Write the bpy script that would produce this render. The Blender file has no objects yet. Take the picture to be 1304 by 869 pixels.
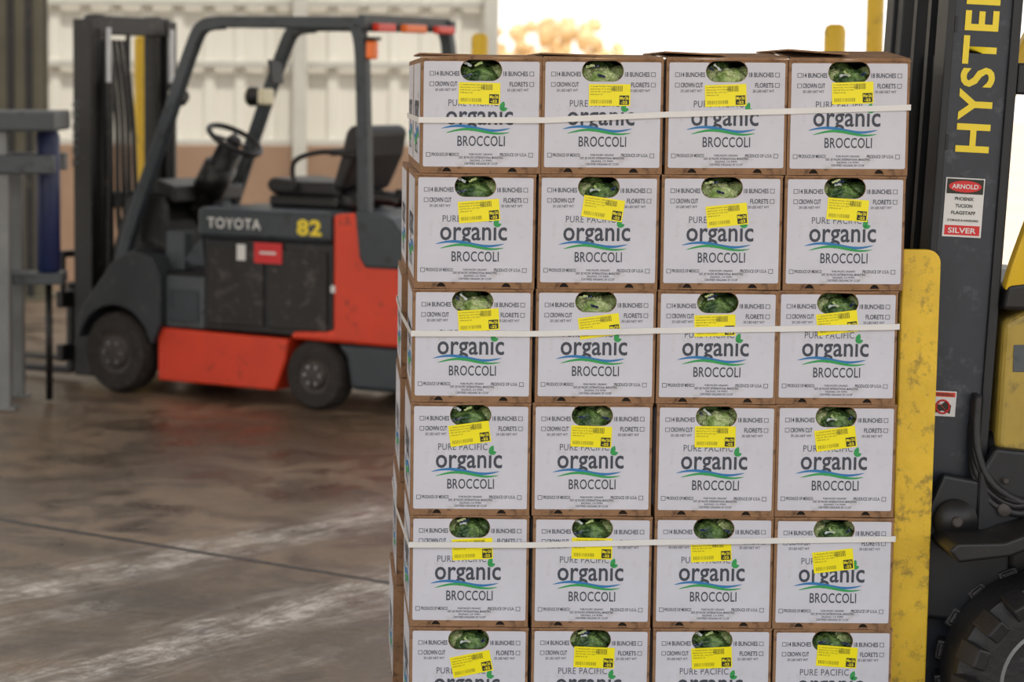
import bpy, bmesh, math, random
from mathutils import Vector, Matrix, noise, Euler
random.seed(7)
scene = bpy.context.scene
COL = scene.collection
scene.view_settings.view_transform = 'Standard'
scene.view_settings.look = 'None'
scene.view_settings.exposure = 0.0

# ------------------------------------------------------------ materials
def s2l(v):
    v /= 255.0
    return v/12.92 if v <= 0.04045 else ((v+0.055)/1.055)**2.4
def C(r, g, b): return (s2l(r), s2l(g), s2l(b), 1.0)

def mat(name, col, rough=0.5, metal=0.0, var=0.12, scale=6.0, bump=0.0, bscale=None, coat=0.0, dirt=None, dirt_amt=0.0):
    m = bpy.data.materials.new(name); m.use_nodes = True
    nt = m.node_tree; N = nt.nodes; L = nt.links
    b = N['Principled BSDF']
    b.inputs['Roughness'].default_value = rough
    b.inputs['Metallic'].default_value = metal
    if coat: b.inputs['Coat Weight'].default_value = coat
    tc = N.new('ShaderNodeTexCoord')
    nz = N.new('ShaderNodeTexNoise'); nz.inputs['Scale'].default_value = scale
    nz.inputs['Detail'].default_value = 5; nz.inputs['Roughness'].default_value = 0.6
    L.new(tc.outputs['Object'], nz.inputs['Vector'])
    rp = N.new('ShaderNodeValToRGB')
    rp.color_ramp.elements[0].position = 0.3; rp.color_ramp.elements[1].position = 0.7
    rp.color_ramp.elements[0].color = tuple(c*(1-var) for c in col[:3])+(1,)
    rp.color_ramp.elements[1].color = tuple(min(1, c*(1+var)) for c in col[:3])+(1,)
    L.new(nz.outputs['Fac'], rp.inputs['Fac'])
    out = rp.outputs['Color']
    if dirt is not None:
        n2 = N.new('ShaderNodeTexNoise'); n2.inputs['Scale'].default_value = scale*2.3
        n2.inputs['Detail'].default_value = 8; n2.inputs['Roughness'].default_value = 0.7
        L.new(tc.outputs['Object'], n2.inputs['Vector'])
        r2 = N.new('ShaderNodeValToRGB')
        r2.color_ramp.elements[0].position = 0.62-dirt_amt*0.25; r2.color_ramp.elements[1].position = 0.72-dirt_amt*0.2
        r2.color_ramp.elements[0].color = (0,0,0,1); r2.color_ramp.elements[1].color = (0.8,0.8,0.8,1)
        L.new(n2.outputs['Fac'], r2.inputs['Fac'])
        mx = N.new('ShaderNodeMix'); mx.data_type = 'RGBA'
        L.new(r2.outputs['Color'], mx.inputs[0]); L.new(out, mx.inputs[6]); mx.inputs[7].default_value = dirt
        out = mx.outputs[2]
    L.new(out, b.inputs['Base Color'])
    if bump:
        n3 = N.new('ShaderNodeTexNoise'); n3.inputs['Scale'].default_value = bscale or scale*4
        n3.inputs['Detail'].default_value = 4
        L.new(tc.outputs['Object'], n3.inputs['Vector'])
        bp = N.new('ShaderNodeBump'); bp.inputs['Strength'].default_value = bump; bp.inputs['Distance'].default_value = 0.01
        L.new(n3.outputs['Fac'], bp.inputs['Height']); L.new(bp.outputs['Normal'], b.inputs['Normal'])
    return m

M = {}
M['kraft'] = mat('kraft_cardboard', C(148,113,82), 0.85, var=0.2, scale=14, bump=0.2, dirt=C(80,56,40), dirt_amt=0.35)
M['paper'] = mat('printed_white_board', C(210,210,219), 0.55, var=0.05, scale=7, bump=0.10, bscale=14, dirt=C(196,193,195), dirt_amt=.2)
M['ink'] = mat('dark_ink', C(66,71,82), 0.6, var=0.05)
M['ink2'] = mat('grey_ink', C(92,95,106), 0.6, var=0.05)
M['blue'] = mat('wave_blue', C(48,122,182), 0.6, var=0.05)
M['green'] = mat('wave_green', C(52,160,84), 0.6, var=0.05)
M['label'] = mat('yellow_label', C(254,238,10), 0.35, var=0.03)
M['black'] = mat('label_black', C(36,36,24), 0.5, var=0.05)
M['inside_shade'] = mat('carton_inside_shade', C(30,22,16), 0.9)  # near-black board: the carton's interior shade put into the colour
M['strap'] = mat('white_strapping', C(228,227,224), 0.35, var=0.04)
M['wood'] = mat('pallet_wood', C(150,118,82), 0.8, var=0.25, scale=5, bump=0.3)
def broc(name, a, b_):
    m = bpy.data.materials.new(name); m.use_nodes = True
    nt = m.node_tree; N = nt.nodes; L = nt.links; p = N['Principled BSDF']
    tc = N.new('ShaderNodeTexCoord'); v = N.new('ShaderNodeTexVoronoi'); v.inputs['Scale'].default_value = 260
    n = N.new('ShaderNodeTexNoise'); n.inputs['Scale'].default_value = 40; n.inputs['Detail'].default_value = 5
    L.new(tc.outputs['Object'], v.inputs['Vector']); L.new(tc.outputs['Object'], n.inputs['Vector'])
    r = N.new('ShaderNodeValToRGB'); r.color_ramp.elements[0].position = .38; r.color_ramp.elements[1].position = .64
    r.color_ramp.elements[0].color = a; r.color_ramp.elements[1].color = b_
    L.new(n.outputs['Fac'], r.inputs['Fac']); L.new(r.outputs['Color'], p.inputs['Base Color'])
    bp = N.new('ShaderNodeBump'); bp.inputs['Strength'].default_value = .8; bp.inputs['Distance'].default_value = .003
    L.new(v.outputs['Distance'], bp.inputs['Height']); L.new(bp.outputs['Normal'], p.inputs['Normal'])
    p.inputs['Roughness'].default_value = .42; p.inputs['Coat Weight'].default_value = .45
    return m
M['broc'] = broc('broccoli_green', C(50,84,40), C(142,176,98))
M['brocpale'] = broc('broccoli_pale', C(150,180,96), C(228,238,178))
M['wrap'] = mat('plastic_wrap_dark_blue', C(44,58,90), 0.2, var=0.4, scale=60, coat=.6)
M['wrapw'] = mat('plastic_wrap_white', C(200,208,206), 0.2, var=0.3, scale=60, coat=.6)

M['orange'] = mat('orange_red_paint', C(224,66,36), 0.42, var=0.08, scale=4, dirt=C(120,50,35), dirt_amt=0.15)
M['dgrey'] = mat('dark_grey_paint', C(56,64,70), 0.45, var=0.12, scale=4, dirt=C(34,35,38), dirt_amt=0.3)
M['fgrey'] = mat('dusty_black_paint', C(44,48,53), 0.5, var=0.2, scale=5, dirt=C(74,76,78), dirt_amt=0.25)
M['mgrey'] = mat('mid_grey_plastic', C(78,84,88), 0.5, var=0.12, scale=5, dirt=C(44,46,48), dirt_amt=.3)
M['blk'] = mat('black_steel', C(25,24,25), 0.45, var=0.3, scale=5, dirt=C(72,68,64), dirt_amt=0.2)
M['bat'] = mat('dusty_battery_steel', C(36,33,32), 0.55, var=0.3, scale=5, dirt=C(92,86,82), dirt_amt=0.35)
M['seat'] = mat('black_vinyl', C(30,28,30), 0.5, var=0.2)
M['rubber'] = mat('tyre_rubber', C(44,40,38), 0.8, var=0.25, scale=12, bump=.2, dirt=C(90,80,70), dirt_amt=0.25)
M['rubberb'] = mat('black_tyre_rubber', C(33,32,34), 0.5, var=0.25, scale=14, bump=.2, dirt=C(58,54,52), dirt_amt=0.2)
M['rim'] = mat('wheel_rim', C(66,60,56), 0.6, var=0.3, scale=12)
M['navy'] = mat('mast_navy_steel', C(42,48,58), 0.4, var=0.18, scale=7, bump=.05, dirt=C(78,82,90), dirt_amt=0.22)
M['navyd'] = mat('mast_dark_steel', C(22,25,30), 0.45, var=0.3, scale=9)
M['yel'] = mat('yellow_paint', C(226,186,38), 0.42, var=0.08, scale=5, dirt=C(150,120,40), dirt_amt=0.22)
M['yelworn'] = mat('worn_yellow_paint', C(230,190,50), 0.42, var=0.10, scale=10, bump=.15, dirt=C(150,124,52), dirt_amt=0.42)
M['yelletter'] = mat('yellow_lettering', C(244,218,48), 0.4, var=0.04)
M['yelshade'] = mat('shaded_yellow_paint', C(176,150,66), 0.5, var=0.15, scale=6, dirt=C(110,96,60), dirt_amt=0.35)  # truck body yellow, dulled so the colour carries the shade on it
M['white'] = mat('white_vinyl', C(226,226,224), 0.4, var=0.03)
M['red'] = mat('red_decal', C(214,36,40), 0.4, var=0.05)
M['amber'] = mat('amber_lens', C(255,120,30), 0.25, var=0.05)
M['redlens'] = mat('red_lens', C(225,60,40), 0.25, var=0.05)
M['chrome'] = mat('polished_steel', C(170,172,176), 0.3, metal=0.9, var=0.1)
M['lens'] = mat('lamp_glass', C(230,222,190), 0.15, var=0.05)
M['galv'] = mat('galvanised_steel', C(130,132,132), 0.5, metal=0.3, var=0.15)
M['bluep'] = mat('blue_paint', C(28,40,84), 0.4, var=0.1)
M['colst'] = mat('olive_steel', C(86,82,68), 0.6, var=0.2, scale=2)
M['wallw'] = mat('painted_metal_wall', C(220,216,204), 0.6, var=0.05, scale=0.6)
M['wallb'] = mat('brown_block_wall', C(146,118,96), 0.85, var=0.15, scale=1.2)
M['girt'] = mat('wall_girt_steel', C(186,183,173), 0.6, var=0.08)
M['ceil'] = mat('ceiling_metal', C(190,190,184), 0.7, var=0.05, scale=1)
M['dirt'] = mat('outdoor_dirt', C(206,184,156), 0.95, var=0.12, scale=0.3)
M['leaf'] = mat('tree_foliage', C(212,182,136), 0.9, var=0.2, scale=1.5)
M['bark'] = mat('tree_bark', C(190,165,130), 0.9, var=0.2)

# ------------------------------------------------------------ builders
def newobj(name, me, parent=None, mats=None, smooth=False):
    o = bpy.data.objects.new(name, me); COL.objects.link(o)
    if mats:
        for m in (mats if isinstance(mats, (list, tuple)) else [mats]): me.materials.append(m)
    if parent: o.parent = parent
    if smooth:
        for p in me.polygons: p.use_smooth = True
    return o
def from_bm(name, bm, parent, m, smooth=False, bevel=0.0, seg=2):
    bmesh.ops.recalc_face_normals(bm, faces=bm.faces)
    me = bpy.data.meshes.new(name); bm.to_mesh(me); bm.free()
    o = newobj(name, me, parent, m, smooth)
    if bevel > 0:
        md = o.modifiers.new('bevel', 'BEVEL'); md.width = bevel; md.segments = seg; md.limit_method = 'ANGLE'; md.angle_limit = math.radians(35)
    return o
def empty(name, loc=(0,0,0), rz=0, parent=None):
    e = bpy.data.objects.new(name, None); COL.objects.link(e); e.location = loc; e.rotation_euler = (0,0,rz)
    e.empty_display_size = .1
    if parent: e.parent = parent
    return e
def bbox_bm(bm, lo, hi, mx=None):
    vs = [bm.verts.new((x,y,z)) for x in (lo[0],hi[0]) for y in (lo[1],hi[1]) for z in (lo[2],hi[2])]
    if mx: 
        for v in vs: v.co = mx @ v.co
    fs = []
    for f in ((0,1,3,2),(4,6,7,5),(0,4,5,1),(2,3,7,6),(0,2,6,4),(1,5,7,3)):
        fs.append(bm.faces.new([vs[i] for i in f]))
    return fs
def box(name, lo, hi, m, parent=None, bevel=0.008):
    bm = bmesh.new(); bbox_bm(bm, lo, hi); return from_bm(name, bm, parent, m, bevel=bevel)
def prism(name, pts, y0, y1, m, parent=None, bevel=0.01, smooth=False):
    bm = bmesh.new()
    a = [bm.verts.new((p[0], y0, p[1])) for p in pts]; b = [bm.verts.new((p[0], y1, p[1])) for p in pts]
    bm.faces.new(a); bm.faces.new(b[::-1]); n = len(pts)
    for i in range(n): bm.faces.new((a[i], b[i], b[(i+1)%n], a[(i+1)%n]))
    return from_bm(name, bm, parent, m, bevel=bevel, seg=3)
def sweep(name, pts, w, h, m, parent=None, n=0, ref=(0,1,0), smooth=None, bevel=0):
    pts = [Vector(p) for p in pts]; ref = Vector(ref); bm = bmesh.new(); rings = []
    if n == 0: sec = [(-.5*w,-.5*h),(.5*w,-.5*h),(.5*w,.5*h),(-.5*w,.5*h)]
    else: sec = [(.5*w*math.cos(2*math.pi*i/n), .5*h*math.sin(2*math.pi*i/n)) for i in range(n)]
    for i, p in enumerate(pts):
        t = (pts[min(i+1,len(pts)-1)] - pts[max(i-1,0)]).normalized()
        r = ref if abs(t.dot(ref)) < .95 else Vector((0,0,1)) if abs(t.z) < .9 else Vector((1,0,0))
        b = (r - t*r.dot(t)).normalized(); nn = t.cross(b)
        rings.append([bm.verts.new(p + b*s[0] + nn*s[1]) for s in sec])
    k = len(sec)
    for a, b in zip(rings[:-1], rings[1:]):
        for i in range(k): bm.faces.new((a[i], a[(i+1)%k], b[(i+1)%k], b[i]))
    bm.faces.new(rings[0][::-1]); bm.faces.new(rings[-1])
    return from_bm(name, bm, parent, m, smooth=(n > 4), bevel=bevel)
def curvepts(pts, sub=6):
    P = [Vector(p) for p in pts]; out = []
    for i in range(len(P)-1):
        p0 = P[max(i-1,0)]; p1 = P[i]; p2 = P[i+1]; p3 = P[min(i+2,len(P)-1)]
        for k in range(sub):
            t = k/sub
            out.append(0.5*((2*p1)+(-p0+p2)*t+(2*p0-5*p1+4*p2-p3)*t*t+(-p0+3*p1-3*p2+p3)*t**3))
    out.append(P[-1]); return out
def lathe(name, prof, center, m, parent=None, axis='Y', n=40, rot=None):
    """prof: list of (radius, axial)"""
    bm = bmesh.new(); rings = []
    for r, a in prof:
        rings.append([bm.verts.new((r*math.cos(2*math.pi*i/n), a, r*math.sin(2*math.pi*i/n))) for i in range(n)])
    for A, B in zip(rings[:-1], rings[1:]):
        for i in range(n): bm.faces.new((A[i], A[(i+1)%n], B[(i+1)%n], B[i]))
    bm.faces.new(rings[0]); bm.faces.new(rings[-1][::-1])
    mx = Matrix.Identity(4)
    if axis == 'Z': mx = Matrix.Rotation(math.pi/2, 4, 'X')
    if axis == 'X': mx = Matrix.Rotation(-math.pi/2, 4, 'Z')
    if rot: mx = rot @ mx
    bmesh.ops.transform(bm, matrix=Matrix.Translation(center) @ mx, verts=bm.verts)
    o = from_bm(name, bm, parent, m, smooth=True)
    md = o.modifiers.new('split', 'EDGE_SPLIT'); md.split_angle = math.radians(40)
    return o
def text_mesh(body, bold=0.0, spacing=1.0):
    cu = bpy.data.curves.new('t', 'FONT'); cu.body = body; cu.size = 1; cu.offset = bold; cu.space_character = spacing
    cu.resolution_u = 3
    o = bpy.data.objects.new('t', cu); COL.objects.link(o)
    bpy.context.view_layer.update()
    dg = bpy.context.evaluated_depsgraph_get()
    me = bpy.data.meshes.new_from_object(o.evaluated_get(dg))
    bpy.data.objects.remove(o); bpy.data.curves.remove(cu)
    return me
def add_me(bm, me, mx, mi):
    n0 = len(bm.faces); 
    me.transform(mx); bm.from_mesh(me); bm.faces.ensure_lookup_table()
    for f in bm.faces[n0:]: f.material_index = mi
    bpy.data.meshes.remove(me)
def fit_text(bm, body, x0, x1, z0, z1, y, mi, bold=0.0, spacing=1.0, mx=None):
    """place text so that its bounds are x0..x1, z0..z1 in the XZ plane facing -Y"""
    me = text_mesh(body, bold, spacing)
    xs = [v.co.x for v in me.vertices]; ys = [v.co.y for v in me.vertices]
    a, b, c, d = min(xs), max(xs), min(ys), max(ys)
    sx = (x1-x0)/(b-a); sy = (z1-z0)/(d-c)
    T = Matrix(((sx,0,0,x0-a*sx),(0,0,-1,y),(0,sy,0,z0-c*sy),(0,0,0,1)))
    if mx: T = mx @ T
    add_me(bm, me, T, mi)
def curve2d(splines, thick):
    cu = bpy.data.curves.new('c', 'CURVE'); cu.dimensions = '2D'; cu.fill_mode = 'BOTH'; cu.extrude = thick
    for s in splines:
        sp = cu.splines.new('POLY'); sp.points.add(len(s)-1); sp.use_cyclic_u = True
        for i, p in enumerate(s): sp.points[i].co = (p[0], p[1], 0, 1)
    o = bpy.data.objects.new('c', cu); COL.objects.link(o); bpy.context.view_layer.update()
    dg = bpy.context.evaluated_depsgraph_get(); me = bpy.data.meshes.new_from_object(o.evaluated_get(dg))
    bpy.data.objects.remove(o); bpy.data.curves.remove(cu); return me
XZ = lambda y: Matrix(((1,0,0,0),(0,0,-1,y),(0,1,0,0),(0,0,0,1)))

# ------------------------------------------------------------ carton
W, D, H = 0.301, 0.497, 0.2855
U = 0.00197
def u(p): return p*U
def v(p): return H - p*0.00198
def rect(bm, x0, x1, z0, z1, y, mi, mx=None):
    vs = [bm.verts.new(c) for c in ((x0,y,z0),(x1,y,z0),(x1,y,z1),(x0,y,z1))]
    if mx:
        for w in vs: w.co = mx @ w.co
    f = bm.faces.new(vs); f.material_index = mi
def frame(bm, x0, x1, z0, z1, t, y, mi):
    rect(bm, x0, x1, z1-t, z1, y, mi); rect(bm, x0, x1, z0, z0+t, y, mi)
    rect(bm, x0, x0+t, z0+t, z1-t, y, mi); rect(bm, x1-t, x1, z0+t, z1-t, y, mi)
def ribbon(bm, fn, x0, x1, th, y, mi, n=28, mx=None):
    prev = None
    for i in range(n+1):
        t = i/n; x = x0+(x1-x0)*t; z = fn(t); h = th*(math.sin(math.pi*min(1,max(0,t)))**0.6)*0.5+0.0002
        a = Vector((x,y,z-h)); b = Vector((x,y,z+h))
        if mx: a = mx@a; b = mx@b
        a = bm.verts.new(a); b = bm.verts.new(b)
        if prev: 
            f = bm.faces.new((prev[0], a, b, prev[1])); f.material_index = mi
        prev = (a, b)
def leaf(bm, cx, cz, L_, Wd, ang, y, mi):
    pts = []
    for i in range(9):
        t = i/8; pts.append((t*L_, Wd*math.sin(math.pi*t)**.8))
    for i in range(7, 0, -1):
        t = i/8; pts.append((t*L_, -Wd*math.sin(math.pi*t)**.8))
    vs = []
    for a, b in pts:
        vs.append(bm.verts.new((cx+a*math.cos(ang)-b*math.sin(ang), y, cz+a*math.sin(ang)+b*math.cos(ang))))
    f = bm.faces.new(vs); f.material_index = mi

def build_carton():
    bm = bmesh.new()
    hx0, hx1, hz0, hz1 = u(50), u(102), v(28), v(2.0)
    r = (hz1-hz0)/2; hc = (hz0+hz1)/2
    hole = []
    for i in range(13):
        a = math.pi/2 + math.pi*i/12; hole.append((hx0+r+r*math.cos(a), hc+r*math.sin(a)))
    for i in range(13):
        a = -math.pi/2 + math.pi*i/12; hole.append((hx1-r+r*math.cos(a), hc+r*math.sin(a)))
    outer = [(0,0)]
    for cx in (u(34), u(117)):
        for i in range(9):
            a = math.pi - math.pi*i/8; outer.append((cx+0.012*math.cos(a), 0.0145*math.sin(a)))
    outer += [(W,0),(W,H),(0,H)]
    add_me(bm, curve2d([outer, hole], 0.002), XZ(0.002), 0)
    for cx in (u(34), u(117)): rect(bm, cx-.014, cx+.014, .0002, .017, .0045, 6)  # dark quads that paint the shadow behind the bottom notches
    px0, px1, pz0, pz1 = u(3.6), W-u(3.2), v(136), v(4)
    po = [(px0+.003,pz0),(px1-.003,pz0),(px1,pz0+.003),(px1,pz1-.003),(px1-.003,pz1)]
    arc = [(x*1.0, z) for x, z in hole if z < pz1-0.0005]
    gr = 0.001
    arc2 = []
    for x, z in arc:
        dx = x-(hx0+hx1)/2; dz = z-hc; l = math.hypot(dx, dz); arc2.append((x+dx/l*gr, z+dz/l*gr))
    arcR = sorted([p for p in arc2 if p[0] > (hx0+hx1)/2], key=lambda p: -p[1])
    arcL = sorted([p for p in arc2 if p[0] <= (hx0+hx1)/2], key=lambda p: p[1])
    po += [(arcR[0][0]-0.0005, pz1)] + arcR + arcL + [(arcL[-1][0]+0.0005, pz1)]
    po += [(px0+.003,pz1),(px0,pz1-.003),(px0,pz0+.003)]
    add_me(bm, curve2d([po], 0.0), XZ(-0.0006), 1)
    y = -0.0011
    K, G = 2, 3
    for (cx, cz) in ((11,16.5),(11,29.5),(137,16.5),(137,29.5),(7.5,118),(137,118)):
        frame(bm, u(cx), u(cx+5.6), v(cz+5.6), v(cz), 0.0012, y, K)
    fit_text(bm, '14 BUNCHES', u(18), u(48.5), v(22.2), v(16.2), y, K, 0.018)
    fit_text(bm, '18 BUNCHES', u(103.8), u(135), v(22.2), v(16.2), y, K, 0.018)
    fit_text(bm, 'CROWN CUT', u(18), u(46), v(35.2), v(29.2), y, K, 0.018)
    fit_text(bm, 'FLORETS', u(112), u(135), v(35.2), v(29.2), y, K, 0.018)
    fit_text(bm, '20 LBS NET WT', u(18), u(45), v(41.2), v(37.8), y, G, 0.012)
    fit_text(bm, '20 LBS NET WT', u(109), u(136), v(41.2), v(37.8), y, G, 0.012)
    fit_text(bm, 'PURE PACIFIC', u(35), u(98), v(60), v(51.5), y, G, 0.004, 1.1)
    fit_text(bm, 'organic', u(32), u(117), v(91), v(60), y, K, 0.014, 1.02)
    fit_text(bm, 'BROCCOLI', u(47), u(107), v(110), v(97), y, K, 0.010, 1.05)
    fit_text(bm, 'PRODUCE OF MEXICO', u(14.5), u(49), v(122.6), v(118.4), y, K, 0.015)
    fit_text(bm, 'PRODUCE OF U.S.A.', u(101), u(135), v(122.6), v(118.4), y, K, 0.015)
    fit_text(bm, 'PURE PACIFIC ORGANIC', u(62), u(92), v(121.5), v(119), y, K, 0.01)
    fit_text(bm, 'DIST. BY PACIFIC INTERNATIONAL MARKETING', u(49), u(105), v(125.8), v(122.8), y, K, 0.01)
    fit_text(bm, 'SALINAS, CA 93901', u(63), u(91), v(129.6), v(126.8), y, K, 0.01)
    fit_text(bm, 'CERTIFIED ORGANIC BY CCOF', u(56), u(98), v(133.2), v(130.4), y, K, 0.01)
    ribbon(bm, lambda t: v(87.5-3.4*math.sin(2*math.pi*(t*0.95+.02))-2*(t-.5)), u(26), u(114), 0.0075, y-.0001, 4)
    ribbon(bm, lambda t: v(91.5-3.2*math.sin(2*math.pi*(t*0.95-.05))-2*(t-.5)), u(32), u(113), 0.0065, y-.0002, 5)
    leaf(bm, u(101), v(65), 0.024, 0.0062, math.radians(70), y-.0001, 5)
    leaf(bm, u(101), v(65), 0.018, 0.0050, math.radians(18), y-.0001, 5)
    T = 0.004
    for lo, hi in (((0,T,0),(T,D,H)), ((W-T,T,0),(W,D,H)), ((T,D-T,0),(W-T,D,H)), ((T,T,0),(W-T,D-T,T)), ((T,T,H-T),(W-T,D-T,H))):
        for f in bbox_bm(bm, lo, hi): f.material_index = 0
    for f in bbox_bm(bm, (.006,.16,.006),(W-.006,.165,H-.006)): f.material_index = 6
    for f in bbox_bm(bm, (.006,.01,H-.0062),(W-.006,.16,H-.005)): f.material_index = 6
    for sx, sg in ((-0.0006, -1), (W+0.0006, 1)):
        R = Matrix.Translation((sx, D if sg < 0 else 0, 0)) @ Matrix.Rotation(-math.pi/2 if sg < 0 else math.pi/2, 4, 'Z')
        rect(bm, .02, D-.02, .022, H-.012, 0, 1, R)
        fit_text(bm, 'organic', .1, .40, .10, .20, -0.0006, 2, 0.022, 1.0, R)
        fit_text(bm, 'BROCCOLI', .15, .35, .045, .075, -0.0006, 2, 0.012, 1.0, R)
        ribbon(bm, lambda t: .095-.012*math.sin(2*math.pi*t), .06, .44, 0.016, -0.0007, 4, mx=R)
        ribbon(bm, lambda t: .082-.012*math.sin(2*math.pi*(t-.06)), .08, .44, 0.016, -0.0008, 5, mx=R)
    me = bpy.data.meshes.new('carton_mesh'); bm.to_mesh(me); bm.free()
    for k in ('kraft','paper','ink','ink2','blue','green','inside_shade'): me.materials.append(M[k])
    return me
carton_me = build_carton()

def build_label():
    bm = bmesh.new(); w, h = 0.103, 0.054
    for f in bbox_bm(bm, (-w/2, 0, -h/2), (w/2, 0.0003, h/2)): f.material_index = 0
    y = -0.0003
    rnd = random.Random(3)
    for i in range(4):
        fit_text(bm, ['11 WHSE PACIFIC ORG','BROCCOLI 14 CT BUNCH','DIST BY 4011 LOT 2231','0398 26-01 US'][i], -w/2+.004, -w/2+.004+[.05,.058,.05,.03][i], h/2-.0075-.0065*i, h/2-.0045-.0065*i, y, 1, 0.0)
    x = w*0.04
    while x < w*0.30:
        t = rnd.choice((.0006,.0010,.0012)); rect(bm, x, x+t, h/2-.018, h/2-.004, y, 1); x += t+rnd.choice((.0011,.0018))
    x = -w/2+.006
    while x < 0.006:
        t = rnd.choice((.0004,.0007,.0009)); rect(bm, x, x+t, -h/2+.006, -h/2+.015, y, 1); x += t+rnd.choice((.0014,.0022))
    rect(bm, w/2-.027, w/2-.003, -h/2+.003, -h/2+.026, y, 1)
    fit_text(bm, 'Mar26', w/2-.0255, w/2-.0045, -h/2+.0155, -h/2+.0235, y-.0002, 0, 0.02)
    fit_text(bm, '-22', w/2-.023, w/2-.007, -h/2+.0055, -h/2+.0125, y-.0002, 0, 0.03)
    me = bpy.data.meshes.new('label_mesh'); bm.to_mesh(me); bm.free()
    me.materials.append(M['label']); me.materials.append(M['black']); return me
label_me = build_label()

def build_broc(seed, pale):
    rnd = random.Random(seed); bm = bmesh.new()
    ox = rnd.uniform(-6, 6)
    heads = [(u(78+ox),v(29),.052,.046,5),(u(56+ox),v(22),.062,.030,4),(u(100+ox),v(20),.064,.030,4),(u(78-ox),v(14),.10,.035,4)]
    for hi_, (cx, cz, cy, rr, sd) in enumerate(heads):
        g = bmesh.ops.create_icosphere(bm, subdivisions=sd, radius=1.0)
        off = Vector((rnd.random()*50, rnd.random()*50, rnd.random()*50))
        for q in g['verts']:
            d = q.co.normalized()
            c1 = noise.voronoi(d*2.6+off)[0][0]; c2 = noise.voronoi(d*(8 if sd == 5 else 6)+off)[0][0]
            k = 1 + 0.22*(0.5-c1) + 0.16*(0.4-c2)
            q.co = Vector((cx, cy, cz)) + Vector((d.x*rr*1.12, d.y*rr*.9, d.z*rr*.82))*k
        mi = 1 if (pale and hi_ < 3) or (hi_ in (1,2) and rnd.random() < .35) else 0
        for q in g['verts']:
            for f in q.link_faces: f.material_index = mi; f.smooth = True
    for i in range(3):
        cx = u(rnd.uniform(56, 98)); cz = v(rnd.uniform(6, 22)); n = 6
        ln = rnd.uniform(.012,.026); ang = rnd.uniform(-.9,.9); grid = []
        for a in range(n):
            row = []
            for b in range(3):
                lx = (a/(n-1)-.5)*ln; lz = (b/2-.5)*rnd.uniform(.003,.008)
                row.append(bm.verts.new((cx+lx*math.cos(ang)-lz*math.sin(ang), .008+rnd.uniform(-.002,.003), cz+lx*math.sin(ang)+lz*math.cos(ang))))
            grid.append(row)
        for a in range(n-1):
            for b in range(2):
                f = bm.faces.new((grid[a][b], grid[a+1][b], grid[a+1][b+1], grid[a][b+1])); f.material_index = (2,1,3)[i] if seed % 3 else (2,2,1)[i]
    me = bpy.data.meshes.new('broccoli_heads'); bm.to_mesh(me); bm.free()
    for k in ('broc','brocpale','wrap','wrapw'): me.materials.append(M[k])
    return me
brocs = [build_broc(11, False), build_broc(22, False), build_broc(33, True), build_broc(44, False), build_broc(52, True), build_broc(66, False)]
bsel = [[0,2,4,1],[0,1,2,3],[4,2,3,1],[0,5,4,1],[3,0,5,1],[1,3,0,5]]

YF = 6.04
lefts = [[.2025,.5045,.8134,1.1163],[.1908,.4991,.8073,1.1145],[.1874,.4972,.8020,1.1040],[.1862,.4935,.8048,1.1082],[.1869,.4976,.8065,1.1093],[.1876,.4980,.8083,1.1140]]
LAB = [[(74,44,-1),(85,45,0),(75,45,2),(81,41,2)],[(81,46,5),(82,42,-8),(83,50,6),(80,42,-4)],[(84,39,4),(81,46,8),(73,44,2),(76,40,7)],
       [(75,39,8),(75,42,-2),(75,41,0),(76,43,8)],[(80,43,3),(76,41,-1),(73,44,3),(76,55,7)],[(80,47,12),(81,38,-2),(76,38,3),(82,35,-4)]]
ZB = 0.128; PITCH = 0.288
rj = random.Random(5)
backshift = [.0,-.006,-.012,-.014,-.020,-.030]
for r in range(6):
    z = ZB + PITCH*(5-r)
    for c in range(4):
        x = lefts[r][c]
        o = newobj('broccoli_carton', carton_me)
        o.location = (x, YF+rj.uniform(-.003,.004), z)
        o.rotation_euler = (rj.uniform(-.001,.001), rj.uniform(-.0030,.0030), rj.uniform(-.004,.004))
        lx, ly, la = LAB[r][c]
        l = newobj('sticker_label', label_me, o); l.location = (u(lx), -0.0016, v(ly)); l.rotation_euler = (0, -math.radians(la), 0)
        b = newobj('broccoli_heads', brocs[bsel[r][c]], o)
        fb = bmesh.new(); n = 10; pr = None; ph = rj.uniform(0,6)
        for i in range(n+1):
            xx = -.001+(W+.002)*i/n; dz = .0012*math.sin(ph+i*.9)
            ring = [fb.verts.new((xx, yy, zz)) for yy, zz in ((-.0035,H-.0036+dz),(-.0035,H+.0014+dz*.5),(.02,H+.0016+dz*.5),(.02,H+.0004))]
            if pr:
                for k in range(4): fb.faces.new((pr[k], ring[k], ring[(k+1)%4], pr[(k+1)%4]))
            pr = ring
        from_bm('lid_edge', fb, o, M['kraft'])
        if r == 0:
            t = [.008,.010,.016,.024][c]
            fb = bmesh.new()
            mx = Matrix.Translation((0,0,H+.0015)) @ Matrix.Rotation(t/D*1.6, 4, 'X')
            bbox_bm(fb, (.002,-.003,0),(W-.002,.26,.004), mx)
            from_bm('lid_flap', fb, o, M['kraft'])
            fb = bmesh.new()
            mx = Matrix.Translation((0,0,H+.0015)) @ Matrix.Rotation(t*.9/W, 4, 'Y') @ Matrix.Translation((-.003,0,t*.9))
            bbox_bm(fb, (.0,.004,.0),(.15,.47,.004), mx)
            from_bm('lid_flap_side', fb, o, M['kraft'])
        o2 = newobj('broccoli_carton', carton_me)
        o2.location = (x+W+backshift[r], YF+2*D+.012+rj.uniform(-.001,.003), z); o2.rotation_euler = (0,0,math.pi+rj.uniform(-.003,.003))

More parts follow.
